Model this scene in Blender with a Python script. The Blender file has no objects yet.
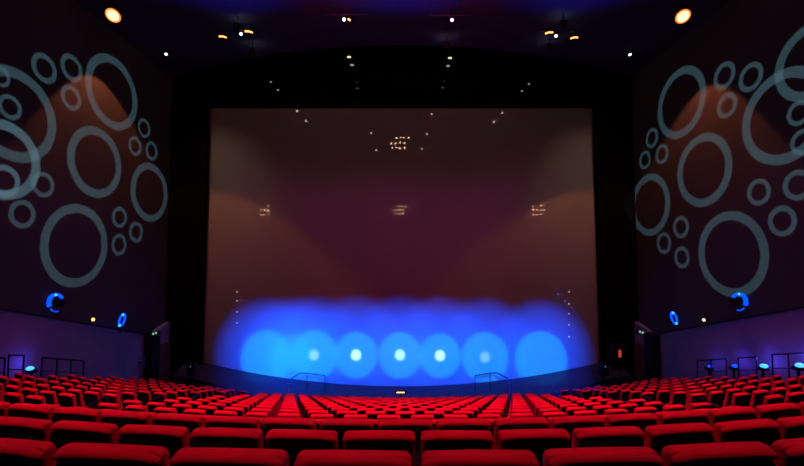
import bpy, bmesh, math, random
from mathutils import Vector, Matrix
random.seed(7)
C = bpy.context.scene.collection
PI = math.pi

# ---------------------------------------------------------------- frame of reference
EYE = 9.0                       # eye height above the auditorium's lowest level
TH = math.radians(2.85)         # camera looks up by this much
F = 402.0
CX, CY = 402.0, 233.0
SCR = 22.7                      # distance to the screen
WX = 13.0                       # half width of the hall
CEIL = EYE + 10.0
FLOOR0 = EYE - 8.7              # front walkway

def ray(px, py):
    a = (px - CX) / F; b = (CY - py) / F
    return Vector((a, math.cos(TH) - b * math.sin(TH), math.sin(TH) + b * math.cos(TH)))
def at_depth(px, py, d):
    r = ray(px, py); r *= d / r.y
    return Vector((r.x, r.y, r.z + EYE))
def at_height(px, py, z):
    r = ray(px, py); r *= (z - EYE) / r.z
    return Vector((r.x, r.y, r.z + EYE))
def at_side(px, py, x):
    r = ray(px, py); r *= x / r.x
    return Vector((r.x, r.y, r.z + EYE))

# ---------------------------------------------------------------- materials
def mat(name, col, rough=0.8, metal=0.0, emit=None, estr=0.0, bump=None, noise=None, spec=0.5, coat=0.0, coat_rough=0.03):
    m = bpy.data.materials.new(name); m.use_nodes = True
    nt = m.node_tree; b = nt.nodes['Principled BSDF']
    b.inputs['Base Color'].default_value = (*col, 1)
    b.inputs['Roughness'].default_value = rough
    b.inputs['Metallic'].default_value = metal
    b.inputs['Specular IOR Level'].default_value = spec
    b.inputs['Coat Weight'].default_value = coat
    b.inputs['Coat Roughness'].default_value = coat_rough
    if emit:
        b.inputs['Emission Color'].default_value = (*emit, 1)
        b.inputs['Emission Strength'].default_value = estr
    if noise or bump:
        tc = nt.nodes.new('ShaderNodeTexCoord'); mp = nt.nodes.new('ShaderNodeMapping')
        nt.links.new(tc.outputs['Object'], mp.inputs['Vector'])
        sc = (noise or bump)[0]
        mp.inputs['Scale'].default_value = sc
        n = nt.nodes.new('ShaderNodeTexNoise'); n.inputs['Scale'].default_value = 1; n.inputs['Detail'].default_value = 4
        nt.links.new(mp.outputs[0], n.inputs['Vector'])
        if noise:
            r = nt.nodes.new('ShaderNodeValToRGB')
            r.color_ramp.elements[0].color = (*[c * (1 - noise[1]) for c in col], 1)
            r.color_ramp.elements[1].color = (*[min(1, c * (1 + noise[1])) for c in col], 1)
            r.color_ramp.elements[0].position = .3; r.color_ramp.elements[1].position = .7
            nt.links.new(n.outputs['Fac'], r.inputs[0]); nt.links.new(r.outputs[0], b.inputs['Base Color'])
        if bump:
            bp = nt.nodes.new('ShaderNodeBump'); bp.inputs['Strength'].default_value = bump[1]; bp.inputs['Distance'].default_value = .01
            nt.links.new(n.outputs['Fac'], bp.inputs['Height']); nt.links.new(bp.outputs[0], b.inputs['Normal'])
    return m

M = {}
M['red'] = mat('red_velour', (.62, .004, .045), .75, noise=((3, 14, 22), .22), bump=((3, 14, 22), .5), spec=.25)
M['shell'] = mat('black_shell', (.006, .005, .008), .55, spec=.3)
M['black'] = mat('matt_black', (.008, .008, .010), .8, spec=.2)
M['metal'] = mat('dark_steel', (.05, .05, .06), .35, 1.0)
M['chrome'] = mat('brushed_steel', (.55, .55, .58), .25, 1.0)
M['carpet'] = mat('dark_carpet', (.018, .006, .010), .95, noise=((9, 9, 9), .3), spec=.1)
M['upper'] = mat('dark_wall_fabric', (.055, .050, .052), .95, noise=((.5, .5, .5), .10), spec=.1)
M['lower'] = mat('painted_lower_wall', (.20, .18, .22), .85, noise=((.8, .8, .8), .08), spec=.2)
M['brown'] = mat('brown_panel', (.12, .06, .05), .8, spec=.2)
M['ceil'] = mat('dark_ceiling', (.022, .024, .065), .9, noise=((.4, .4, .4), .1), spec=.1)
M['void'] = mat('black_masking', (.004, .004, .004), .95, spec=.0)
M['header'] = mat('black_gloss_masking', (.004, .004, .004), .04, spec=.5)
M['screen'] = mat('silver_screen', (.22, .22, .22), .8, spec=.0, coat=.5, coat_rough=.02)
M['stage'] = mat('stage_floor', (.012, .014, .03), .7, noise=((2, 2, 2), .15))
def lamp_mat(n, c, s): M[n] = mat(n, c, emit=c, estr=s)
lamp_mat('lamp_warm', (1, .60, .26), 2.6)
lamp_mat('lamp_amber', (1, .22, .03), 1.4)
lamp_mat('lamp_white', (.8, .95, 1), 6)
lamp_mat('lamp_orange', (1, .35, .08), 3)
lamp_mat('lamp_small', (1, .85, .6), .9)
lamp_mat('lamp_dim', (.75, .8, .8), .30)
lamp_mat('lamp_blue', (.0, .085, 1), 1.3)
lamp_mat('lamp_cyan', (.05, .36, 1), 2)
lamp_mat('lamp_rear', (1, .55, .30), 50)
lamp_mat('lamp_mirror', (1, .95, .8), 18)
lamp_mat('exit_green', (.35, .8, .5), .5)
lamp_mat('exit_red', (1, .12, .05), .35)
lamp_mat('lamp_marker', (.8, .8, 1), .6)  # for the beads that stand in for reflected glints
lamp_mat('lamp_red', (1, .03, .15), 2)

# ---------------------------------------------------------------- mesh helpers
def box(bm, c, s, mi=0, rot=None):
    r = bmesh.ops.create_cube(bm, size=1)
    mtx = Matrix.Translation(Vector(c)) @ (rot.to_4x4() if rot else Matrix.Identity(4)) @ Matrix.Diagonal((*s, 1))
    bmesh.ops.transform(bm, matrix=mtx, verts=r['verts'])
    for v in r['verts']:
        for f in v.link_faces: f.material_index = mi
    return r['verts']
def bbox(bm, c, s, bev=.01, mi=0, rot=None):
    vs = box(bm, c, s, mi, rot)
    es = list({e for v in vs for e in v.link_edges})
    g = bmesh.ops.bevel(bm, geom=es, offset=bev, segments=2, affect='EDGES', profile=.5)
    for f in g['faces']: f.material_index = mi
def cyl(bm, p0, p1, r0, r1=None, seg=14, mi=0):
    p0 = Vector(p0); p1 = Vector(p1); r1 = r0 if r1 is None else r1
    d = p1 - p0; q = d.to_track_quat('Z', 'Y')
    r = bmesh.ops.create_cone(bm, segments=seg, radius1=r0, radius2=r1, depth=d.length, cap_ends=True)
    bmesh.ops.transform(bm, matrix=Matrix.Translation((p0 + p1) / 2) @ q.to_matrix().to_4x4(), verts=r['verts'])
    for v in r['verts']:
        for f in v.link_faces: f.material_index = mi
def tube(bm, pts, r, seg=8, mi=0):
    pts = [Vector(p) for p in pts]; rings = []
    for i, p in enumerate(pts):
        a = pts[max(0, i - 1)]; b = pts[min(len(pts) - 1, i + 1)]
        q = (b - a).normalized().to_track_quat('Z', 'Y')
        rings.append([bm.verts.new(p + q @ Vector((r * math.cos(2 * PI * k / seg), r * math.sin(2 * PI * k / seg), 0))) for k in range(seg)])
    for A, B in zip(rings, rings[1:]):
        # match ring starts so the tube does not twist
        best = min(range(seg), key=lambda s: sum((A[k].co - B[(k + s) % seg].co).length for k in range(0, seg, 2)))
        B[:] = B[best:] + B[:best]
        for k in range(seg):
            f = bm.faces.new((A[k], A[(k + 1) % seg], B[(k + 1) % seg], B[k])); f.material_index = mi
    bm.faces.new(rings[0][::-1]).material_index = mi; bm.faces.new(rings[-1]).material_index = mi
def mesh(name, bm, mats, smooth=True):
    bmesh.ops.recalc_face_normals(bm, faces=bm.faces[:])
    me = bpy.data.meshes.new(name); bm.to_mesh(me); bm.free()
    for m in (mats if isinstance(mats, (list, tuple)) else [mats]): me.materials.append(m)
    if smooth:
        for p in me.polygons: p.use_smooth = True
        try: me.set_sharp_from_angle(angle=math.radians(38))
        except Exception: pass
    return me
def obj(name, me, parent=None):
    o = bpy.data.objects.new(name, me); C.objects.link(o)
    if parent: o.parent = parent
    return o
def build(name, bm, mats, parent=None, smooth=True): return obj(name, mesh(name, bm, mats, smooth), parent)
def tag(o, label, cat, group=None, kind=None):
    o['label'] = label; o['category'] = cat
    if group: o['group'] = group
    if kind: o['kind'] = kind
    return o
def empty(name, loc, rz=0):
    o = bpy.data.objects.new(name, None); C.objects.link(o); o.location = loc; o.rotation_euler.z = rz
    o.empty_display_size = .1
    return o
def struct(name, bm, mats, smooth=False):
    o = build(name, bm, mats, smooth=smooth); o['kind'] = 'structure'; return o
def copy_tree(o, parent=None):
    c = o.copy(); C.objects.link(c); c.parent = parent
    for ch in list(o.children): copy_tree(ch, c)
    return c

# ---------------------------------------------------------------- rows of seats
R = 27.0
FRONT_R = (15.5, 19.5, 20.5)     # the three nearest rows bend more tightly
def sag(x, row=9):
    s = R - math.sqrt(R * R - x * x)
    if row < 3: s += min(abs(x), 5.0) ** 2 * (1 / (2 * FRONT_R[row]) - 1 / (2 * R))
    return s
ROWS = []    # (depth on the middle line, world z of the seat tops, middle offset, spacing)
for d, py, off in ((1.93, 444.6, .345), (3.06, 427.2, -.165), (4.03, 416.5, .03)):
    ROWS.append((d, at_depth(CX, py, d).z, off))
for k in range(13):
    d = 5.95 + k * 1.0
    ROWS.append((d, EYE - (2.37 + .325 * (d - 5.9)), .06 if k % 2 == 0 else -.22))
PITCH = .56
TOP = 1.0      # seat top above its own floor

# floor: curved terraces, one per row
def floor_profile(x):
    pts = [(-3.0, ROWS[0][1] - TOP + .35)]
    zs = [r[1] - TOP for r in ROWS]
    pts.append((ROWS[0][0] - .62, pts[0][1])); 
    for i, (d, zt, off) in enumerate(ROWS):
        s = sag(x, i)
        y0 = d - (.62 if i != 3 else .9) + s
        if i == 0: pts[-1] = (y0, pts[0][1])
        pts.append((y0, pts[-1][1])) if i else None
        pts.append((y0, zs[i]))
    s = sag(x)
    yend = ROWS[-1][0] + .55 + s
    pts.append((yend, zs[-1])); pts.append((yend, FLOOR0)); pts.append((24.2, FLOOR0))
    return pts
bm = bmesh.new(); cols = []
NX = 41
for i in range(NX):
    x = -WX - .4 + (2 * WX + .8) * i / (NX - 1)
    cols.append([bm.verts.new((x, y, z)) for y, z in floor_profile(x)])
for A, B in zip(cols, cols[1:]):
    for k in range(len(A) - 1): 
        try: bm.faces.new((A[k], B[k], B[k + 1], A[k + 1]))
        except Exception: pass
bmesh.ops.remove_doubles(bm, verts=bm.verts[:], dist=.0005)
struct('floor', bm, M['carpet'])

# ---------------------------------------------------------------- shell of the hall
def quad_wall(name, pts, m, thick=None):
    bm = bmesh.new(); vs = [bm.verts.new(p) for p in pts]; f = bm.faces.new(vs)
    if thick:
        g = bmesh.ops.extrude_face_region(bm, geom=[f])
        bmesh.ops.translate(bm, vec=thick, verts=[v for v in g['geom'] if isinstance(v, bmesh.types.BMVert)])
    return struct(name, bm, m)

# ledge line on the side walls falls with the rake of the floor
def ledge(sgn):
    a = at_side(0 if sgn < 0 else 804, 310 if sgn < 0 else 308.5, sgn * WX)
    b = at_side(145 if sgn < 0 else 655, 335 if sgn < 0 else 335, sgn * WX)
    k = (b.z - a.z) / (b.y - a.y)
    return lambda y: a.z + k * (y - a.y)
WALL_END = 20.3
for sgn, side in ((-1, 'left'), (1, 'right')):
    L = ledge(sgn); X = sgn * WX
    quad_wall('wall_' + side, [(X, -3, 0), (X, 24.2, 0), (X, 24.2, CEIL + .8), (X, -3, CEIL + .8)], M['upper'], (sgn * .3, 0, 0))
    # lower wall stands 12 cm proud of the upper one
    bm = bmesh.new()
    for y0, y1 in ((-2.9, WALL_END),):
        x1 = sgn * (WX - .12)
        a = [bm.verts.new(p) for p in ((x1, y0, .2), (x1, y1, .2), (x1, y1, L(y1)), (x1, y0, L(y0)))]
        b = [bm.verts.new(p) for p in ((X, y0, .2), (X, y1, .2), (X, y1, L(y1)), (X, y0, L(y0)))]
        bm.faces.new(a)
        for i in range(4): bm.faces.new((a[i], a[(i + 1) % 4], b[(i + 1) % 4], b[i]))
    o = struct('trim_1' if sgn < 0 else 'trim_2', bm, M['lower'])
    o['label'] = 'purple-lit lower part of the %s side wall under its sloping edge' % side
    # cap on the ledge
    bm = bmesh.new()
    d = Vector((0, WALL_END + 2.9, L(WALL_END) - L(-2.9)))
    ang = math.atan2(d.z, d.y)
    box(bm, (sgn * (WX - .08), (WALL_END - 2.9) / 2, (L(WALL_END) + L(-2.9)) / 2 + .02), (.18, d.length, .05), rot=Matrix.Rotation(ang, 3, 'X'))
    struct('trim_3' if sgn < 0 else 'trim_4', bm, M['black'])
    # dark pillar that ends the side wall, then the recess with the exit
    bm = bmesh.new()
    zt = at_side(150 if sgn < 0 else 650, 333, sgn * WX).z + .1
    box(bm, (sgn * (WX - .28), WALL_END + .33, (zt + FLOOR0) / 2), (.56, .6, zt - FLOOR0))
    struct('trim_5' if sgn < 0 else 'trim_6', bm, M['black'])
    # lit recess panel beyond the pillar
    bm = bmesh.new()
    y0, y1 = WALL_END + .75, 22.28
    z0 = at_depth(160, 344, 21.6).z; za = at_depth(160, 331, 21.2).z; zb = at_depth(170, 322, 22.2).z
    x0 = sgn * (WX - .25); x1 = sgn * (WX)
    a = [bm.verts.new(p) for p in ((x0, y0, z0), (x0, y1, z0), (x0, y1, zb), (x0, y0, za))]
    b = [bm.verts.new(p) for p in ((x1, y0, z0), (x1, y1, z0), (x1, y1, zb), (x1, y0, za))]
    bm.faces.new(a)
    for i in range(4): bm.faces.new((a[i], a[(i + 1) % 4], b[(i + 1) % 4], b[i]))
    struct('trim_7' if sgn < 0 else 'trim_8', bm, M['lower'])
    bm = bmesh.new()
    box(bm, (sgn * (WX - .15), (y0 + y1) / 2, (z0 + FLOOR0) / 2), (.3, y1 - y0, z0 - FLOOR0))
    box(bm, (sgn * 12.2, 22.32, (z0 + FLOOR0) / 2 - .3), (1.6, .06, z0 - FLOOR0 - .6))
    struct('trim_9' if sgn < 0 else 'trim_10', bm, M['brown'])

# front wall: black masking around the screen opening
tl = at_depth(210.5, 108.5, SCR); tr = at_depth(592.5, 112, SCR); bl = at_depth(203, 362, SCR); br = at_depth(600, 361, SCR)
ztop = tl.z
def side_x(sgn, z):
    a, b = (bl, tl) if sgn < 0 else (br, tr)
    t = (z - a.z) / (b.z - a.z); return a.x + (b.x - a.x) * t
FW = SCR - .42
bm = bmesh.new()
def pane(pts, y=FW, dy=.3):
    a = [bm.verts.new((x, y, z)) for x, z in pts]; b = [bm.verts.new((x, y + dy, z)) for x, z in pts]
    bm.faces.new(a); bm.faces.new(b[::-1])
    n = len(a)
    for i in range(n): bm.faces.new((a[i], a[(i + 1) % n], b[(i + 1) % n], b[i]))
k = (FW + .3) / SCR
pane([(-WX, FLOOR0), (side_x(-1, FLOOR0) * k, FLOOR0), (side_x(-1, CEIL + .8) * k, CEIL + .8), (-WX, CEIL + .8)])
pane([(WX, FLOOR0), (side_x(1, FLOOR0) * k, FLOOR0), (side_x(1, CEIL + .8) * k, CEIL + .8), (WX, CEIL + .8)])
struct('wall_front', bm, M['void'])
bm = bmesh.new()
box(bm, (0, SCR + .0, (ztop + CEIL + .8) / 2), (2 * WX, .05, CEIL + .8 - ztop))
o = struct('trim_11', bm, M['header']); o['label'] = 'glossy black header above the screen'
quad_wall('wall_back', [(-WX, -3, 0), (WX, -3, 0), (WX, -3, CEIL + .8), (-WX, -3, CEIL + .8)], M['upper'], (0, -.3, 0))

# screen: flat sheet whose bottom edge follows the curved stage
def bottom_z(x):
    u = x / SCR * F
    return at_depth(CX + u, 386.3 - 24.5 * (u / 198) ** 2, SCR).z
bm = bmesh.new(); N = 48; lo = []; hi = []
for i in range(N + 1):
    t = i / N
    xb = bl.x + (br.x - bl.x) * t; xt = tl.x + (tr.x - tl.x) * t
    lo.append((xb, bottom_z(xb))); hi.append((xt, ztop))
for y, keep in ((SCR, 0), (SCR + .04, 1)):
    V = [[bm.verts.new((x, y, z)) for x, z in lo], [bm.verts.new((x, y, z)) for x, z in hi]]
    for i in range(N): bm.faces.new((V[0][i], V[0][i + 1], V[1][i + 1], V[1][i]))
scr = build('cinema_screen', bm, M['screen'], smooth=False)
tag(scr, 'giant flat cinema screen lit blue along its curved lower edge', 'screen')

# stage in front of the screen: rises towards both ends
bm = bmesh.new(); cols = []
for i in range(N + 1):
    x = -12.0 + 24.0 * i / N
    zb = bottom_z(max(bl.x - .2, min(br.x + .2, x)))
    bow = .9 * (1 - (x / 12) ** 2)
    prof = [(SCR + .1, zb - .02), (SCR - .35, zb - .02), (SCR - 1.2 - bow, zb - .42), (SCR - 1.25 - bow, FLOOR0)]
    if abs(x) > 11.2: prof = [(y, z) for y, z in prof]
    cols.append([bm.verts.new((x, y, z)) for y, z in prof])
for A, B in zip(cols, cols[1:]):
    for k2 in range(3): bm.faces.new((A[k2], B[k2], B[k2 + 1], A[k2 + 1]))
bm.faces.new(cols[0]); bm.faces.new(cols[-1][::-1])
o = struct('floor_stage', bm, M['stage']); o['label'] = 'curved dark stage edge lit blue under the screen'

# ceiling: dark upper slab, and the lower panel whose edge bows towards the screen's ends
quad_wall('ceiling', [(-WX, -3, CEIL + .8), (WX, -3, CEIL + .8), (WX, 24.2, CEIL + .8), (-WX, 24.2, CEIL + .8)], M['void'], (0, 0, .2))
bm = bmesh.new(); cols = []
for i in range(49):
    x = -WX + 2 * WX * i / 48
    yb = min(22.2, 18.9 + .021 * x * x)
    cols.append([bm.verts.new(p) for p in ((x, -3, CEIL), (x, yb, CEIL), (x, yb, CEIL + .35), (x, -3, CEIL + .35))])
for A, B in zip(cols, cols[1:]):
    for k2 in range(4): bm.faces.new((A[k2], B[k2], B[(k2 + 1) % 4], A[(k2 + 1) % 4]))
bm.faces.new(cols[0]); bm.faces.new(cols[-1][::-1])
o = struct('ceiling_panel', bm, M['ceil'])

# ---------------------------------------------------------------- the seat
def slab(bm, outline, y_of, t, mi=0, puff=.012):
    """closed outline (x,z) swept through thickness t; front and back faces rounded at the rim"""
    n = len(outline)
    cx = sum(p[0] for p in outline) / n; cz = sum(p[1] for p in outline) / n
    rings = []
    for off, sh in ((-.5, .90), (-.42, .975), (-.25, 1.0), (.25, 1.0), (.42, .975), (.5, .90)):
        ring = []
        for x, z in outline:
            X = cx + (x - cx) * (1 - (1 - sh) * .5); Z = cz + (z - cz) * (1 - (1 - sh) * .5)
            if sh < 1:
                X = x - math.copysign(min(abs(x - cx), (1 - sh) * t * .9 * 2), x - cx) * (1 if abs(x - cx) > .02 else 0) * .5
                Z = z - math.copysign((1 - sh) * t * .9, z - cz)
            ring.append(bm.verts.new((X, y_of(Z) + off * t, Z)))
        rings.append(ring)
    for A, B in zip(rings, rings[1:]):
        for k in range(n): bm.faces.new((A[k], A[(k + 1) % n], B[(k + 1) % n], B[k])).material_index = mi
    bm.faces.new(rings[0]).material_index = mi; bm.faces.new(rings[-1][::-1]).material_index = mi

def outline(w_top, w_bot, z0, z1, r, crown=.0, n=6):
    pts = [(-w_bot / 2, z0), (w_bot / 2, z0)]
    for k in range(n + 1):
        a = k / n * PI / 2
        pts.append((w_top / 2 - r + r * math.cos(a), z1 - r + r * math.sin(a)))
    for k in range(1, 5):
        t = k / 5; x = (w_top / 2 - r) * (1 - 2 * t)
        pts.append((x, z1 + crown * math.sin(PI * t)))
    for k in range(n + 1):
        a = PI / 2 + k / n * PI / 2
        pts.append((-w_top / 2 + r + r * math.cos(a), z1 - r + r * math.sin(a)))
    return pts
def lean(z): return -.16 * (z - .45) 

def bm_backrest(wt, wb):
    bm = bmesh.new()
    slab(bm, outline(wt, wb, .40, TOP, .034, .003), lambda z: lean(z) + .008, .064)
    # rolled head piece over the top
    n = 14; prof = []
    for k in range(16):
        a = 2 * PI * k / 16
        prof.append((-.008 + .050 * math.cos(a), .023 * math.sin(a)))
    segs = 20; rings = []
    for i in range(segs + 1):
        t = i / segs; x = (t - .5) * (wt - .004)
        e = abs(2 * t - 1); s = 1 - .35 * max(0, (e - .90) / .10) ** 2
        sagz = -.010 * e ** 6 * 2
        rings.append([bm.verts.new((x, lean(TOP) + py_ * s + .0, TOP - .020 + pz * s + sagz)) for py_, pz in prof])
    for A, B in zip(rings, rings[1:]):
        for k in range(16): bm.faces.new((A[k], A[(k + 1) % 16], B[(k + 1) % 16], B[k]))
    bm.faces.new(rings[0]); bm.faces.new(rings[-1][::-1])
    return bm
def bm_shell(wt, wb):
    bm = bmesh.new()
    slab(bm, outline(wt - .035, wb - .03, .34, TOP - .036, .075, .004), lambda z: lean(z) - .040, .045)
    return bm
def bm_cushion(w):
    bm = bmesh.new()
    bbox(bm, (0, .27, .42), (w - .05, .44, .11), .035, rot=Matrix.Rotation(math.radians(4), 3, 'X'))
    return bm
def bm_arm(s, hw):
    bm = bmesh.new()
    bbox(bm, (s * hw, .20, .62), (.030, .38, .035), .008)
    return bm
def bm_standard(s, hw):
    bm = bmesh.new()
    box(bm, (s * hw, .16, .33), (.024, .10, .545))
    box(bm, (s * hw, .16, .03), (.028, .34, .04))
    box(bm, (s * hw, .03, .50), (.024, .20, .05))
    return bm
def make_seat(wt, wb, hw):
    root = empty('theatre_seat', (0, 0, 0))
    build('backrest', bm_backrest(wt, wb), M['red'], root)
    o = build('back_shell', bm_shell(wt, wb), M['shell'], root); o['label'] = 'black back shell'
    build('seat_cushion', bm_cushion(wb), M['red'], root)
    for s in (-1, 1):
        o = build('armrest', bm_arm(s, hw), M['black'], root); o['label'] = 'black armrest'
        o = build('leg', bm_standard(s, hw), M['metal'], root); o['label'] = 'dark metal standard'
    return root
def simple_seat_bm(wt, wb, hw):
    """the same seat with its pieces in one mesh, for the small far ones"""
    parts = [(bm_backrest(wt, wb), 0), (bm_shell(wt, wb), 1), (bm_cushion(wb), 0)]
    for s in (-1, 1): parts += [(bm_arm(s, hw), 1), (bm_standard(s, hw), 1)]
    out = bmesh.new()
    for b, mi in parts:
        vm = {v: out.verts.new(v.co) for v in b.verts}
        for f in b.faces: out.faces.new([vm[v] for v in f.verts]).material_index = mi
        b.free()
    bmesh.ops.recalc_face_normals(out, faces=out.faces[:])
    return out

proto_near = make_seat(.520, .50, .262)
proto_low = make_seat(.395, .45, .262)
me_simple = mesh('theatre_seat', simple_seat_bm(.395, .45, .262), [M['red'], M['shell']])

NUM = ['', 'first', 'second', 'third', 'fourth', 'fifth', 'sixth', 'seventh', 'eighth', 'ninth', 'tenth', 'eleventh', 'twelfth',
       'thirteenth', 'fourteenth', 'fifteenth', 'sixteenth', 'seventeenth', 'eighteenth', 'nineteenth', 'twentieth']
AISLE = (5.75, 6.85)
seats = []
for ri, (d, zt, off) in enumerate(ROWS):
    xs = []
    for k in range(-22, 23):
        x = off + k * PITCH
        y = d + sag(x, ri)
        if abs(x) > 11.75: continue
        if abs(x) > y * 1.0 + (1.3 if ri < 3 else .45): continue
        if ri >= 3 and AISLE[0] < abs(x) + 0 < AISLE[1] : continue
        if ri >= 3 and (abs(abs(x) - AISLE[0]) < .12 or abs(abs(x) - AISLE[1]) < .05): continue
        if y > 18.5: continue
        xs.append(x)
    cen = sorted([x for x in xs if abs(x) < AISLE[0] or ri < 3])
    for block, lst in (('c-', sorted([x for x in cen if x < 0], reverse=True)), ('c+', sorted([x for x in cen if x >= 0])),
                       ('l', sorted([x for x in xs if x < -AISLE[1] and ri >= 3], reverse=True)), ('r', sorted([x for x in xs if x > AISLE[1] and ri >= 3]))):
        for n, x in enumerate(lst, 1):
            row = 'nearest row' if ri == 0 else '%s row' % NUM[ri + 1]
            if block[0] == 'c':
                sd = 'left' if block == 'c-' else 'right'
                lab = ('wide red theatre seat in the %s, %s to the %s of the middle' if ri < 3 else
                       'red theatre seat in middle block of the %s, %s to the %s of centre') % (row, NUM[n], sd)
            else:
                lab = 'red theatre seat in %s side block, %s, %s out from the aisle' % ({'l': 'left', 'r': 'right'}[block], row, NUM[n])
            y = d + sag(x, ri)
            seats.append((y, x, zt - TOP, ri, lab, abs(x) <= y * 1.02))
seats.sort(key=lambda s: (s[3] if s[3] > 9 else 0, s[0]))
seats.sort(key=lambda s: s[0])
inview = [s for s in seats if s[5]]
cut = inview[299][0] if len(inview) > 300 else 99
first = {'near': True, 'low': True}
far = bmesh.new()
for y, x, z, ri, lab, vis in seats:
    rz = math.asin(x / (FRONT_R[ri] if ri < 3 else R))
    jig = random.uniform(-.02, .02)
    if y > cut:
        tmp = bmesh.new(); tmp.from_mesh(me_simple)
        mt = Matrix.Translation((x, y, z)) @ Matrix.Rotation(rz, 4, 'Z')
        bmesh.ops.transform(tmp, matrix=mt, verts=tmp.verts[:])
        me_t = bpy.data.meshes.new('t'); tmp.to_mesh(me_t); tmp.free(); far.from_mesh(me_t); bpy.data.meshes.remove(me_t)
        continue
    if ri < 3: key, pr = 'near', proto_near
    elif ri < 8: key, pr = 'low', proto_low
    else: key, pr = 'simple', None
    if pr:
        if first[key]: o = pr; first[key] = False
        else: o = copy_tree(pr)
    else: o = obj('theatre_seat', me_simple)
    o.location = (x, y, z); o.rotation_euler.z = rz + jig
    tag(o, lab, 'seat', 'red seats in the three nearest rows' if ri < 3 else 'red seats in the rows below the cross aisle')
if len(far.verts):
    me = bpy.data.meshes.new('distant_theatre_seats'); far.to_mesh(me); far.free()
    me.materials.append(M['red']); me.materials.append(M['shell'])
    for p in me.polygons: p.use_smooth = True
    me.set_sharp_from_angle(angle=math.radians(38))
    o = obj('distant_theatre_seats', me)
    tag(o, 'small far rows of red seats just in front of the stage', 'seats', kind='stuff')

# ---------------------------------------------------------------- handrails
def floor_z(x, y):
    p = floor_profile(x); z = p[0][1]
    for (ya, za), (yb, zb) in zip(p, p[1:]):
        if ya <= y <= yb and abs(za - zb) < 1e-6: z = za
    return z
def arc_pts(x, y0, y1, z0, z1, r=.10):
    """inverted U with rounded corners between two feet"""
    h0, h1 = z0, z1
    pts = [(x, y0, h0[0])]
    pts += [(x, y0 + r * (1 - math.cos(a)), h0[1] - r + r * math.sin(a)) for a in (0, PI / 8, PI / 4, 3 * PI / 8, PI / 2)]
    pts += [(x, y1 - r * (1 - math.cos(a)), h1[1] - r + r * math.sin(a)) for a in (PI / 2, 3 * PI / 8, PI / 4, PI / 8, 0)]
    pts.append((x, y1, h1[0]))
    return pts
def aisle_rail(x, y, word):
    f0 = floor_z(x, y); f1 = floor_z(x, y + .62)
    root = empty('handrail', (x, y, f0))
    b = bmesh.new(); tube(b, [(p[0] - x, p[1] - y, p[2] - f0) for p in arc_pts(x, y, y + .62, (f0, f0 + .98), (f1, f1 + .98))], .024)
    build('rail_hoop', b, M['metal'], root)
    b = bmesh.new(); tube(b, [(0, .02, .55), (0, .60, f1 - f0 + .55)], .016); build('middle_bar', b, M['metal'], root)
    for yy, zz in ((0, 0), (.62, f1 - f0)):
        b = bmesh.new(); cyl(b, (0, yy, zz), (0, yy, zz + .02), .05); build('foot_plate', b, M['chrome'], root)
    tag(root, word, 'handrail', 'hoop handrails in the two aisles')
for sgn, side in ((-1, 'left'), (1, 'right')):
    for n, (i, w) in enumerate(((5, 'nearest'), (7, 'second nearest'), (9, 'third nearest'), (11, 'fourth nearest'), (13, 'farthest'))):
        y = ROWS[i][0] + sag(6.3) - .55
        aisle_rail(sgn * 6.3, y, 'dark metal hoop handrail in %s aisle between the seats, %s of five' % (side, w))

def side_rail(name_label, sgn, pa, pb, n_post):
    """guard rail along the side wall between two picture columns"""
    X = sgn * 12.3
    a = at_side(pa[0], pa[1], X); b = at_side(pb[0], pb[1], X)
    fa = floor_z(X, a.y); fb = floor_z(X, b.y)
    root = empty('guard_rail', (X, a.y, fa))
    def loc(p): return (p[0] - X, p[1] - a.y, p[2] - fa)
    bmr = bmesh.new(); tube(bmr, [loc(a), loc(b)], .028); build('top_rail', bmr, M['metal'], root)
    bmr = bmesh.new(); tube(bmr, [loc(a - Vector((0, 0, .45))), loc(b - Vector((0, 0, .45)))], .016); build('middle_bar', bmr, M['metal'], root)
    for k in range(n_post):
        t = k / (n_post - 1); p = a.lerp(b, t)
        fz = floor_z(X, p.y)
        bmr = bmesh.new(); tube(bmr, [loc((X, p.y, fz)), loc(p)], .026); build('post', bmr, M['metal'], root)
    tag(root, name_label, 'guard rail', 'guard rails along the side walls')
side_rail('dark guard rail by left wall, nearest of three, cut by frame', -1, (-12, 357), (5, 358), 2)
side_rail('dark guard rail by left wall, middle one of three', -1, (9, 355), (24, 355.5), 2)
side_rail('dark guard rail by left wall, farthest and longest of three', -1, (42, 357.5), (84, 361), 4)
side_rail('dark guard rail by right wall, nearest of three, over two blue lamps', 1, (806, 353), (772, 354.5), 3)
side_rail('dark guard rail by right wall, middle one of three', 1, (756, 357), (738, 358), 2)
side_rail('dark guard rail by right wall, farthest of three, low near seats', 1, (726, 358.5), (697, 361), 3)

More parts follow.
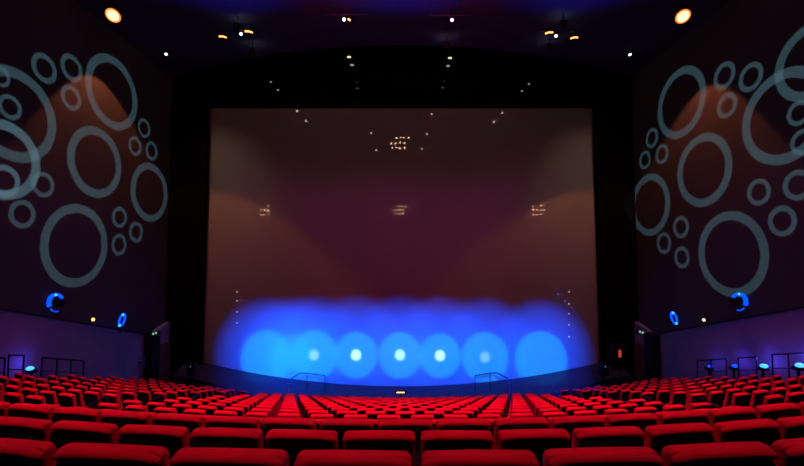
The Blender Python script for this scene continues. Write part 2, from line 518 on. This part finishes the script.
# stage handrails on each side of the middle
for sgn, side, P in ((-1, 'left', ((291, 379), (300, 373), (307, 373.3), (325, 375.5))), (1, 'right', ((508, 378.5), (497, 372.8), (490, 373.2), (475, 375.5)))):
    D = SCR - 1.0
    pts = [at_depth(px, py, D) for px, py in P]
    z0 = bottom_z(pts[0].x) - .45
    root = empty('stage_handrail', (pts[1].x, D, z0))
    l = lambda p: tuple(Vector(p) - root.location)
    b = bmesh.new(); tube(b, [l(p) for p in pts], .030); build('top_rail', b, M['black'], root)
    b = bmesh.new(); tube(b, [l(pts[2] - Vector((0, 0, .22))), l(pts[3] - Vector((0, 0, .22)))], .012); build('middle_bar', b, M['metal'], root)
    for p in (pts[2], pts[3]):
        b = bmesh.new(); tube(b, [l((p.x, D, bottom_z(p.x) - .45)), l(p)], .022); build('post', b, M['black'], root)
    tag(root, 'thin dark handrail on the stage edge %s of the middle, against blue screen' % side, 'handrail', 'handrails on the stage edge')
    px = 289 if sgn < 0 else 509
    p = at_depth(px, 383.5, 19.6); q = at_depth(px + 3 * -sgn * -1, 387, 19.6)
    root = empty('step_rail', (p.x, p.y, FLOOR0))
    l = lambda v: tuple(Vector(v) - root.location)
    b = bmesh.new(); tube(b, [(-.09, 0, 0), (-.09, 0, p.z - FLOOR0), (.09, 0, p.z - FLOOR0), (.09, 0, 0)], .02); build('rail_hoop', b, M['chrome'], root)
    b = bmesh.new(); tube(b, [(-.09, 0, p.z - FLOOR0 - .3), (.09, 0, p.z - FLOOR0 - .3)], .012); build('middle_bar', b, M['chrome'], root)
    tag(root, 'slim pale metal rail at the foot of the %s stage steps' % side, 'handrail', 'pale rails at the stage steps')

# small step light at the middle of the stage
p = at_depth(401, 392.4, 20.2)
root = empty('step_light', p)
b = bmesh.new(); bbox(b, (0, .03, 0), (.60, .06, .12), .01); build('housing', b, M['black'], root)
b = bmesh.new(); box(b, (-.02, -.012, 0), (.40, .02, .05)); build('lens', b, M['lamp_orange'], root)
b = bmesh.new(); cyl(b, (0, .03, FLOOR0 - p.z + .002), (0, .03, -.05), .03); box(b, (0, .03, FLOOR0 - p.z + .017), (.3, .2, .03)); build('stem', b, M['black'], root)
tag(root, 'tiny amber light low at the middle of the stage front', 'light')

# ---------------------------------------------------------------- light fixtures
def fixture(name, loc, target, r, length, lens, label, cat='spotlight', group=None, hang=True, yoke=True):
    """stage lamp: body, lens, yoke and clamp, hung from the ceiling panel"""
    loc = Vector(loc); d = (Vector(target) - loc).normalized(); q = d.to_track_quat('Z', 'Y')
    root = empty(name, loc)
    b = bmesh.new()
    cyl(b, -d * length, -d * .02, r * .82, r, 20); cyl(b, -d * (length + r * .5), -d * length, r * .5, r * .82, 20)
    build('lamp_body', b, M['black'], root)
    b = bmesh.new(); cyl(b, -d * .018, d * .012, r * .78, r * .78, 20); build('lens', b, lens, root)
    if yoke:
        side = q @ Vector((1, 0, 0)); side.z = 0; side.normalize(); c = -d * length * .5
        b = bmesh.new()
        tube(b, [c + side * (r + .02), c + side * (r + .03) + Vector((0, 0, r * 1.6)), c - side * (r + .03) + Vector((0, 0, r * 1.6)), c - side * (r + .02)], .014)
        build('yoke', b, M['metal'], root)
        if hang:
            h = CEIL - loc.z
            b = bmesh.new(); tube(b, [c + Vector((0, 0, r * 1.6)), Vector((c.x, c.y, h))], .018); build('hanger', b, M['metal'], root)
    tag(root, label, cat, group)
    return root
def ceil_pt(px, py, drop): return at_height(px, py, CEIL - drop)

# the two bright warm lamps in the upper corners
WARM = []
for px, py, side in ((113, 15.5, 'left'), (683, 16.5, 'right')):
    p = ceil_pt(px, py, .45); WARM.append(p)
    wl = fixture('wall_washer', p, (0 + p.x * .8, 4, 5), .27, .34, M['lamp_warm'], 'bright orange-white ceiling lamp over the %s ring pattern' % side, 'spotlight', 'bright warm lamps near the side walls')
    dd = (Vector((p.x * .8, 4, 5)) - p).normalized()
    b = bmesh.new(); cyl(b, -dd * .02, dd * .006, .27, .27, 24); o = build('lens_rim', b, M['lamp_amber'], wl); o['label'] = 'amber glowing rim'

G = 'lamp clusters on the ceiling'
WHITE = [(241, 34, 'left outer'), (344, 19.5, 'left inner'), (452, 20, 'right inner'), (556, 36, 'right outer')]
CL = []
for px, py, w in WHITE:
    p = ceil_pt(px, py, .5); CL.append(p)
    root = fixture('ceiling_spotlight', p, (p.x * .5, 3.0, 4.5), .07, .30, M['lamp_white'], 'small white ceiling spotlight, the %s of four' % w, 'spotlight', G)
    b = bmesh.new(); tube(b, [(-.9, -.05 + .22, .30), (.9, -.05 + .22, .30)], .025)
    build('mounting_bar', b, M['metal'], root)
for px, py, w in ((223, 37, 'left of the left outer spotlight'), (249, 32, 'right of the left outer spotlight'), (347.5, 20, 'beside the left inner spotlight'),
                  (549, 33, 'left of the right outer spotlight'), (574, 38, 'right of the right outer spotlight')):
    p = ceil_pt(px, py, .45)
    if abs(px - 347.5) < 1: p = p + Vector((.06, 0, 0))
    root = empty('ceiling_lamp', p)
    s = -1 if px < CX else 1
    b = bmesh.new(); bbox(b, (0, .10, .07), (.30 if abs(px - 347) > 5 else .12, .22, .12), .02); build('housing', b, M['black'], root)
    b = bmesh.new(); n = 10; w2 = .16 if abs(px - 347) > 5 else .05
    tube(b, [(-w2 + 2 * w2 * k / n, -.03, -.02 + .03 * math.sin(PI * k / n) + s * .0 + (k / n - .5) * (.05 * s)) for k in range(n + 1)], .035); build('lamp_slot', b, M['lamp_orange'], root)
    b = bmesh.new(); tube(b, [(0, .1, .12), (0, .1, .45)], .015); build('hanger', b, M['metal'], root)
    tag(root, 'small amber slot lamp on the ceiling, ' + w, 'lamp', G)
# the red lamps above the inner pair
for px, py, side in ((326, 1, 'left'), (462, 2, 'right')):
    p = ceil_pt(px, py, .35)
    fixture('red_spotlight', p, (p.x * 1.0, 17.6, CEIL + .3), .10, .3, M['lamp_red'], 'red ceiling spotlight at the top edge, %s of the middle' % side, 'spotlight', 'red lamps above the inner spotlights')
# pinpoint whites near the front corners
for px, py, side in ((166, 54, 'left'), (630, 54.5, 'right')):
    p = ceil_pt(px, py, .12)
    root = empty('downlight', p)
    b = bmesh.new(); cyl(b, (0, 0, .02), (0, 0, .12), .09, .09, 16); bbox(b, (0, .09, 0), (.2, .03, .22), .005); build('housing', b, M['black'], root)
    b = bmesh.new(); bmesh.ops.create_uvsphere(b, u_segments=12, v_segments=8, radius=.06); build('bulb', b, M['lamp_white'], root)
    tag(root, 'tiny white downlight in the %s front corner of the ceiling' % side, 'downlight')
# dim lamps beyond the lower ceiling panel, and above the audience; the glossy screen mirrors them
dots = [(349, 57, 'lamp_small', 'outer lamp of the left pair beyond the ceiling edge'), (352, 65, 'lamp_dim', 'inner lamp of the left pair beyond the ceiling edge'),
        (450, 58, 'lamp_small', 'outer lamp of the right pair beyond the ceiling edge'), (448, 66, 'lamp_dim', 'inner lamp of the right pair beyond the ceiling edge')]
for px, py, m, w in dots:
    p = at_height(px, py, CEIL + .3)
    root = empty('downlight', p)
    b = bmesh.new(); cyl(b, (0, 0, .03), (0, 0, .5), .07, .07, 14); build('housing', b, M['black'], root)
    b = bmesh.new(); bmesh.ops.create_uvsphere(b, u_segments=12, v_segments=8, radius=.075); bmesh.ops.scale(b, vec=(1.5, 1, .6), verts=b.verts[:]); build('bulb', b, M[m], root)
    tag(root, 'dim small downlight, ' + w, 'downlight', 'dim downlights above the screen')

for px, py, w in ((271, 82, 'upper left'), (278, 90, 'lower left'), (529, 84, 'upper right'), (522, 91, 'lower right')):  # mirrored lamp dots, put in as glowing beads on the header
    p = at_depth(px, py, SCR - .09); root = empty('wall_pilot_light', p)
    b = bmesh.new(); bmesh.ops.create_uvsphere(b, u_segments=12, v_segments=8, radius=.05); bmesh.ops.scale(b, vec=(1.3, .7, .8), verts=b.verts[:]); build('bulb', b, M['lamp_dim'], root)
    b = bmesh.new(); cyl(b, (0, .02, 0), (0, .065, 0), .06, .06, 14); build('socket', b, M['black'], root)
    tag(root, 'pinprick lamp on the black header over the screen, %s of four' % w, 'lamp', 'pinprick lamps on the black header')
for px, py, w in ((297, 111, 'outer left'), (306, 121, 'inner left'), (371, 133, 'left of the upper warm rack'), (376.5, 150, 'below left of the upper warm rack'),
                  (502, 113, 'outer right'), (494, 122, 'inner right'), (427, 134, 'right of the upper warm rack'), (422, 149, 'below right of the upper warm rack'), (432, 114, 'high right of the middle')):
    r = ray(px, py); T = (CEIL - .42 - EYE) / r.z * r.y
    v = at_depth(px, py, T); p = Vector((v.x, 2 * SCR - T, v.z)); root = empty('pendant_lamp', p)
    b = bmesh.new(); bmesh.ops.create_uvsphere(b, u_segments=12, v_segments=8, radius=.075); build('bulb', b, M['lamp_mirror'], root)
    b = bmesh.new(); bbox(b, (0, -.13, -.06), (.26, .05, .34), .01); cyl(b, (0, -.1, .1), (0, -.1, .42), .02); build('shade', b, M['black'], root)
    tag(root, 'ceiling lamp mirrored as faint screen dot, ' + w, 'lamp', 'ceiling lamps mirrored in the screen')
for px, ys, side in ((237, (292, 301, 312, 323), 'left'), (569, (292, 304, 314, 325, 337), 'right')):  # reflected glints, modelled as small glowing beads on the screen
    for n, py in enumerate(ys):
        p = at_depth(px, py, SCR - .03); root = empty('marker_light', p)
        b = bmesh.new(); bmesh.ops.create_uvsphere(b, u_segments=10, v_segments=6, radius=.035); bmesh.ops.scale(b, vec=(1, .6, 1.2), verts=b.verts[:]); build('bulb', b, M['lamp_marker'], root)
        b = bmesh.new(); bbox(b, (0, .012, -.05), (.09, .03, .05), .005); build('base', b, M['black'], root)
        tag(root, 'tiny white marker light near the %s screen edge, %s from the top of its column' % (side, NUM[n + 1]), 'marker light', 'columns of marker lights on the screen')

# rear rigs behind the audience, seen as the four faint clusters mirrored in the screen
def rear_rig(px, py, T, word):
    v = at_depth(px, py, T); p = Vector((v.x, 2 * SCR - T, v.z))
    root = empty('lamp_rack', p)
    b = bmesh.new()
    w, h = 1.7, 1.3
    for xx in (-w / 2, w / 2): box(b, (xx, -.05, 0), (.05, .05, h))
    for zz in (-h / 2, 0, h / 2): box(b, (0, -.05, zz), (w, .05, .05))
    build('frame', b, M['metal'], root)
    rr = random.Random(int(px))
    for zz in (-.42, -.02, .40):
        for k in range(5):
            if rr.random() < (.12 if zz < 0 else .4): continue
            b = bmesh.new(); bmesh.ops.create_uvsphere(b, u_segments=10, v_segments=6, radius=.055 + .03 * rr.random())
            bmesh.ops.translate(b, vec=(-w / 2 + .17 + k * .34 + rr.uniform(-.05, .05), .03, zz + rr.uniform(-.05, .05)), verts=b.verts[:])
            build('bulb', b, M['lamp_rear'], root)
    tag(root, word, 'lamp rack', 'warm lamp racks mirrored in the screen')
rear_rig(400, 143, 33.0, 'rack of warm bulbs mirrored high in the middle of the screen')
rear_rig(400, 210, 47.8, 'rack of warm bulbs mirrored at mid height in the screen')
rear_rig(261, 210, 36.6, 'rack of warm bulbs mirrored in the left part of the screen')
rear_rig(541, 210, 36.6, 'rack of warm bulbs mirrored in the right part of the screen')

# blue moving heads on the ledges
def moving_head(px, py, sgn, size, word, kind):
    p = at_side(px, py, sgn * (WX - .35))
    root = empty('wall_lamp', p)
    lat = Vector((1, 0, 0)); q = lat
    # all shapes in the local XZ plane turned to face the hall
    if kind == 'c':
        b = bmesh.new(); n = 14     # glowing curved reflector, open towards the screen
        for a0, a1, rr in ((35, 105, .055 * size), (115, 205, .075 * size), (225, 290, .022 * size)):
            pts = []
            for k in range(n + 1):
                a = math.radians(a0 + (a1 - a0) * k / n)
                pts.append((-sgn * math.cos(a) * .32 * size, -.04 * math.cos(a), math.sin(a) * .34 * size))
            tube(b, pts, rr)
        build('glowing_reflector', b, M['lamp_blue'], root)
        b = bmesh.new(); bmesh.ops.create_uvsphere(b, u_segments=10, v_segments=6, radius=.045)
        bmesh.ops.translate(b, vec=(sgn * -.07, -.10, .33 * size), verts=b.verts[:]); build('bulb', b, M['lamp_cyan'], root)
        b = bmesh.new(); bmesh.ops.create_uvsphere(b, u_segments=16, v_segments=10, radius=.20 * size)
        bmesh.ops.translate(b, vec=(sgn * -.02, .12, 0), verts=b.verts[:]); build('lamp_body', b, M['black'], root)
    else:
        b = bmesh.new()
        ang = .3 * sgn * -1
        pts = []
        for k in range(25):
            a = 2 * PI * k / 24
            x, z = math.cos(a) * .12 * size, math.sin(a) * .30 * size
            pts.append((x * math.cos(ang) + z * math.sin(ang), 0, -x * math.sin(ang) + z * math.cos(ang)))
        tube(b, pts, .05 * size); build('glowing_ring', b, M['lamp_blue'], root)
        for z in (-.26, .26):
            b = bmesh.new(); bmesh.ops.create_uvsphere(b, u_segments=10, v_segments=6, radius=.06)
            bmesh.ops.translate(b, vec=(z * size * math.sin(ang), -.04, z * size), verts=b.verts[:]); build('bulb', b, M['lamp_cyan'], root)
        b = bmesh.new(); bbox(b, (0, .14, 0), (.26 * size, .2, .5 * size), .03); build('lamp_body', b, M['black'], root)
    b = bmesh.new(); tube(b, [(0, .12, -.1), (sgn * .12, .12, -.55), (sgn * .27, .12, -.6)], .03); build('bracket', b, M['metal'], root)
    tag(root, word, 'lamp', 'blue lamps along the wall ledges')
moving_head(56, 303, -1, .92, 'blue crescent-shaped lamp above the left ledge', 'c')
moving_head(122, 320, -1, .92, 'small upright blue ring lamp on the left wall near the exit', 'o')
moving_head(739, 302, 1, .92, 'blue crescent-shaped lamp above the right ledge', 'c')
moving_head(674, 318, 1, .92, 'small upright blue ring lamp on the right wall near the exit', 'o')
for px, py, sgn, m, w in ((93, 319.5, -1, 'lamp_orange', 'tiny orange lamp on the left ledge between the blue lamps'), (704, 320, 1, 'lamp_small', 'tiny pale lamp on the right ledge between the blue lamps')):
    p = at_side(px, py, sgn * (WX - .14)); root = empty('pilot_lamp', p)
    b = bmesh.new(); bmesh.ops.create_uvsphere(b, u_segments=12, v_segments=8, radius=.07); build('bulb', b, M[m], root)
    b = bmesh.new(); cyl(b, (sgn * .02, 0, 0), (sgn * .14, 0, 0), .07, .07); build('socket', b, M['black'], root)
    tag(root, w, 'lamp')
# blue floor lamps behind the guard rails
BLUE = []
for px, py, sgn, w, s in ((30, 368.5, -1, 'single cyan-blue lamp low by the left wall behind the seats', 1.0), (710, 366.5, 1, 'faintest of four blue lamps low by the right wall', .5),
                          (735, 366, 1, 'second of four blue lamps low by the right wall', .8), (764, 366, 1, 'third of four blue lamps low by the right wall', 1.1), (800, 365.5, 1, 'brightest of four blue lamps low by the right wall', 1.3)):
    p = at_side(px, py, sgn * (WX - .42)); BLUE.append((p, s)); root = empty('wall_uplight', p)
    b = bmesh.new(); bmesh.ops.create_uvsphere(b, u_segments=14, v_segments=8, radius=.10 * s ** .5); bmesh.ops.scale(b, vec=(1.2, 1, .7), verts=b.verts[:])
    build('lens', b, M['lamp_cyan'] if s > .9 else M['lamp_blue'], root)
    b = bmesh.new(); bbox(b, (0, .06, -.10), (.26, .22, .12), .02)
    zf = floor_z(p.x, p.y) - p.z
    cyl(b, (0, .06, zf), (0, .06, -.12), .04); build('housing', b, M['black'], root)
    tag(root, w, 'lamp', 'blue lamps low by the side walls')

# exit signs and doors in the recess at each side of the screen
for px, py, sgn, side in ((155, 333.3, -1, 'left'), (641, 332, 1, 'right')):
    p = at_depth(px, py, WALL_END - .1); root = empty('exit_light', p)
    b = bmesh.new(); bbox(b, (0, .06, 0), (.36, .10, .16), .01); build('housing', b, M['black'], root)
    b = bmesh.new()
    for dx in (-.09, .05): box(b, (dx * -sgn, 0, .0 + dx * .3), (.09, .02, .10))
    build('light_panel', b, M['exit_green'], root)
    b = bmesh.new(); box(b, (sgn * .05, .12, -.05), (.05, .2, .05)); build('bracket', b, M['metal'], root)
    tag(root, 'small greenish exit light on top of the %s dark pillar' % side, 'exit light')
p = at_depth(618.5, 354, 21.75); root = empty('equipment_cabinet', (p.x, p.y, FLOOR0))
zc = p.z - FLOOR0
b = bmesh.new(); bbox(b, (0, .25, zc), (.72, .5, .95), .02); box(b, (0, .25, (zc - .48) / 2), (.4, .3, zc - .48)); build('cabinet_body', b, M['black'], root)
b = bmesh.new(); box(b, (.07, -.012, .02 + zc), (.15, .02, .38)); build('indicator_panel', b, M['exit_red'], root)
b = bmesh.new(); tube(b, [(-.2, -.03, zc - .2), (-.2, -.05, zc), (-.2, -.03, zc + .2)], .012); build('handle', b, M['metal'], root)
tag(root, 'black wall cabinet with glowing red panel right of the screen', 'cabinet')
# round-backed floor speakers at the stage ends
for px, sgn, side in ((191, -1, 'left'), (604, 1, 'right')):
    p = at_depth(px, 368, 20.9); root = empty('stage_speaker', (p.x, p.y, FLOOR0))
    h = p.z - FLOOR0
    b = bmesh.new(); bbox(b, (0, .1, h - .1), (.44, .38, .60), .03); build('cabinet', b, M['black'], root)
    b = bmesh.new(); cyl(b, (0, -.095, h - .2), (0, -.125, h - .2), .14, .14, 20); build('cone', b, M['metal'], root)
    b = bmesh.new(); cyl(b, (0, .1, 0), (0, .1, h - .4), .05, .05); build('stand', b, M['metal'], root)
    b = bmesh.new(); bmesh.ops.create_uvsphere(b, u_segments=10, v_segments=6, radius=.025); bmesh.ops.translate(b, vec=(.02, -.11, h + .1), verts=b.verts[:]); build('status_light', b, M['lamp_dim'], root)  # last piece: glowing dot put in for a glint
    tag(root, 'small black speaker standing at the %s end of the stage' % side, 'speaker', 'speakers at the stage ends')
# pale lamp brackets low on the lower walls
for px, py, sgn, side in ((142, 362, -1, 'left'), (655, 363, 1, 'right')):
    p = at_side(px, py, sgn * (WX - .3)); root = empty('wall_bracket', p)
    b = bmesh.new()
    for dz in (-.22, .0, .22):
        tube(b, [(-.12, 0, dz), (.12, 0, dz)], .02)
    tube(b, [(-.1, 0, -.3), (-.1, 0, .3)], .02); tube(b, [(.1, 0, -.3), (.1, 0, .3)], .02); build('frame', b, M['chrome'], root)
    b = bmesh.new(); box(b, (sgn * .1, 0, 0), (.2, .04, .04)); build('arm', b, M['metal'], root)
    tag(root, 'pale metal rack fixed low on the %s wall beside the exit pillar' % side, 'rack')

# ---------------------------------------------------------------- light
def spot(name, loc, target, color, power, size, blend, soft=.0):
    L = bpy.data.lights.new(name, 'SPOT'); L.energy = power; L.color = color; L.spot_size = math.radians(size); L.spot_blend = blend; L.shadow_soft_size = soft
    o = bpy.data.objects.new(name, L); C.objects.link(o); o.location = loc
    o.rotation_euler = (Vector(target) - Vector(loc)).to_track_quat('-Z', 'Y').to_euler(); return o
def point(name, loc, color, power, soft=.05):
    L = bpy.data.lights.new(name, 'POINT'); L.energy = power; L.color = color; L.shadow_soft_size = soft
    o = bpy.data.objects.new(name, L); C.objects.link(o); o.location = loc; return o

# projected discs on the screen
DISCS = [(266, 357, 27, .0, 1.0), (291, 357, 23, .0, .45), (314, 355, 25, .35, 1.0), (356, 355, 23, 1.0, 1.0), (400, 355, 23, .8, 1.0), (440, 355.5, 22, .9, 1.0), (485, 357, 25, .25, 1.0), (541, 359, 28, .0, 1.0)]
for px, py, r, core, s in DISCS:
    t = at_depth(px, py, SCR)
    src = Vector((t.x * .8, -2.0, EYE + 4.2))
    dist = (t - src).length; rm = r * SCR / F
    sz = math.degrees(2 * math.atan(rm / dist))
    spot('disc_beam', src, t, (0, .42, 1), 61000 * s, sz, .34, .02)
    spot('halo_beam', src + Vector((.3, 0, 0)), t + Vector((0, 0, .25)), (0, .065, 1), 130000, 13.6, 1.0, .02)
    if core: spot('core_beam', src + Vector((-.3, 0, 0)), t, (.55, 1, .8), 170000 * core, math.degrees(2 * math.atan(6.5 * SCR / F / dist)), 1.0, .02)

# warm lamps: brush the ring wall and the side of the screen
for p, sgn in zip(WARM, (-1, 1)):
    spot('warm_wall_beam', p, (sgn * 13.9, p.y + 1.6, 10.5), (1, .30, .08), 700, 84, 1.0)
    spot('warm_screen_beam', p + Vector((-sgn * .2, .6, 0)), p + Vector((-sgn * .6, 1.8, -9)), (1, .27, .10), 1250, 80, .14)
    spot('warm_screen_fill', p + Vector((0, .6, 0)), (sgn * 10.4, SCR, EYE + 3.6), (1, .60, .38), 480, 50, 1.0)

# red light over the seats: added spots, their lamps unseen
for x in (-6.5, -2, 2, 6.5):
    for y, ty, pw in ((12.5, 10.5, 1.5), (6.5, 5.5, .55)):
        spot('house_light', (x, y, CEIL - .6), (x * 1.05, ty, 2), (1, .03, .16), 2300 * pw * (.68 if y > 10 and abs(x) > 5 else 1), 74, 1.0, .25)

# lower walls: blue/violet
for p, s in BLUE: point('uplight_glow', p + Vector((math.copysign(.02, -p.x), -.05, .22)), (.08, .05, 1), 10 * s)
for sgn in (-1, 1):
    spot('violet_wash', (sgn * 6, 9, CEIL - .8), (sgn * 13, 14.5, 6.3), (.42, .05, 1), 420, 46, .8)
    spot('recess_light', (sgn * 8.5, 17, CEIL - 1), (sgn * 12.6, 21.8, 4.6), (.3, .12, 1), 700, 14, .6)
# navy glow on the ceiling, from added spots without any fixture
for x in (-6.5, 0, 6.5): spot('ceiling_wash', (x, 15.5, CEIL - 4.5), (x, 12.3, CEIL), (.12, .05, 1), 1500 if x else 1900, 104, 1.0)
for x in (-2.9, 2.6): 
    spot('magenta_glow', (x, 13.0, CEIL - 1.6), (x, 15.2, CEIL), (1, .0, .18), 260, 90, 1.0)
    for tx in (.6, 2.6): spot('rose_screen_beam', (x, 14.0, CEIL - 1), (x * tx, SCR, EYE - .2), (1, .10, .45), 600, 50, 1.0)  # added spots that tint the middle of the screen

# gobo projectors: overlapping rings thrown on the side walls
RL = [(44,68,29),(71.4,68,27),(71,97.6,25),(111,91.5,74),(10,113,97),(0,76,21),(9.8,107,25),(0,159,82),(4,181,33),(43,184.5,25.7),(22,214,29),(73.5,245.4,85),
      (94,161.7,72),(149,192,59.4),(144,128,19.5),(135,146,19.5),(151.5,151,19),(119.4,217.3,21.5),(136,232,21),(119,244.6,22)]
RR = [(682,102,71),(724.5,75.6,27),(751,77,28.7),(727,105.4,25),(788,115,98),(815,59,80),(799,113,25),(652,138,20),(645,160,19),(662,154,20),(651,204.5,63),
      (705,169.6,74.5),(759,192,27),(798,185,31),(782.5,221,31),(734,254,88),(681,227,22.6),(664,243,22),(682,257.3,22),(803,142,26)]
def gobo(sgn, rings, src, power):
    o = point('ring_projector', src, (1, 1, 1), power, .01)
    L = o.data; L.use_nodes = True; nt = L.node_tree; nd = nt.nodes; lk = nt.links
    em = nd['Emission']; tc = nd.new('ShaderNodeTexCoord'); sp = nd.new('ShaderNodeSeparateXYZ'); lk.new(tc.outputs['Normal'], sp.inputs[0])
    def m(op, a, b=None, c=None):
        n = nd.new('ShaderNodeMath'); n.operation = op
        for i, v in enumerate((a, b, c)):
            if v is None: continue
            if isinstance(v, (int, float)): n.inputs[i].default_value = v
            else: lk.new(v, n.inputs[i])
        return n.outputs[0]
    dx, dy, dz = sp.outputs
    X = sgn * WX - src[0]
    t = m('DIVIDE', X, dx)                         # distance along the ray to the wall
    wy = m('MULTIPLY', dy, t); wz = m('MULTIPLY', dz, t)
    cv = nd.new('ShaderNodeCombineXYZ'); lk.new(wy, cv.inputs[0]); lk.new(wz, cv.inputs[1])
    ok = m('GREATER_THAN', m('MULTIPLY', dx, sgn), .02)
    tot = None
    for px, py, H in rings:
        wgt = 1.7 if px < 6 and py > 120 else 1.0
        c = at_side(px, py, sgn * WX); top = at_side(px, py - H / 2, sgn * WX)
        ro = top.z - c.z; kk = 1 - (ro / c.y) ** 2     # the seen outline of a circle sits a little outside its centre
        c = at_side(CX + (px - CX) * kk, 253 + (py - 253) * kk, sgn * WX); ro *= kk; th = max(.10, min(.36, ro * .26)) if H > 40 else ro * .36
        dn = nd.new('ShaderNodeVectorMath'); dn.operation = 'DISTANCE'; lk.new(cv.outputs[0], dn.inputs[0]); dn.inputs[1].default_value = (c.y - src[1], c.z - src[2], 0)
        e = m('ABSOLUTE', m('SUBTRACT', dn.outputs['Value'], ro - th / 2))
        r = nd.new('ShaderNodeMapRange'); lk.new(e, r.inputs['Value'])
        r.inputs['From Min'].default_value = th / 2 + .02; r.inputs['From Max'].default_value = th / 2 - .02
        r.inputs['To Min'].default_value = 0; r.inputs['To Max'].default_value = wgt
        tot = r.outputs[0] if tot is None else m('ADD', tot, r.outputs[0])
    # flat illumination on the wall: undo distance and grazing fall-off
    lk.new(m('MULTIPLY', tot, ok), em.inputs['Strength'])
    em.inputs['Color'].default_value = (.34, .80, .95, 1)
    return o
gobo(-1, RL, (3.0, 13.5, EYE + 5.5), 11500)
gobo(1, RR, (-3.0, 13.5, EYE + 5.5), 11500)

# ---------------------------------------------------------------- camera, world, view
cam = bpy.data.cameras.new('camera'); co = bpy.data.objects.new('camera', cam); C.objects.link(co)
cam.sensor_width = 36; cam.lens = 36 * F / 804; cam.clip_end = 200
co.location = (0, 0, EYE); co.rotation_euler = (PI / 2 + TH, 0, 0)
bpy.context.scene.camera = co
w = bpy.data.worlds.new('world'); bpy.context.scene.world = w; w.use_nodes = True
w.node_tree.nodes['Background'].inputs[0].default_value = (0, 0, 0, 1)
vs = bpy.context.scene.view_settings
vs.view_transform = 'Standard'; vs.look = 'None'; vs.gamma = 1; vs.exposure = 0; vs.use_curve_mapping = False
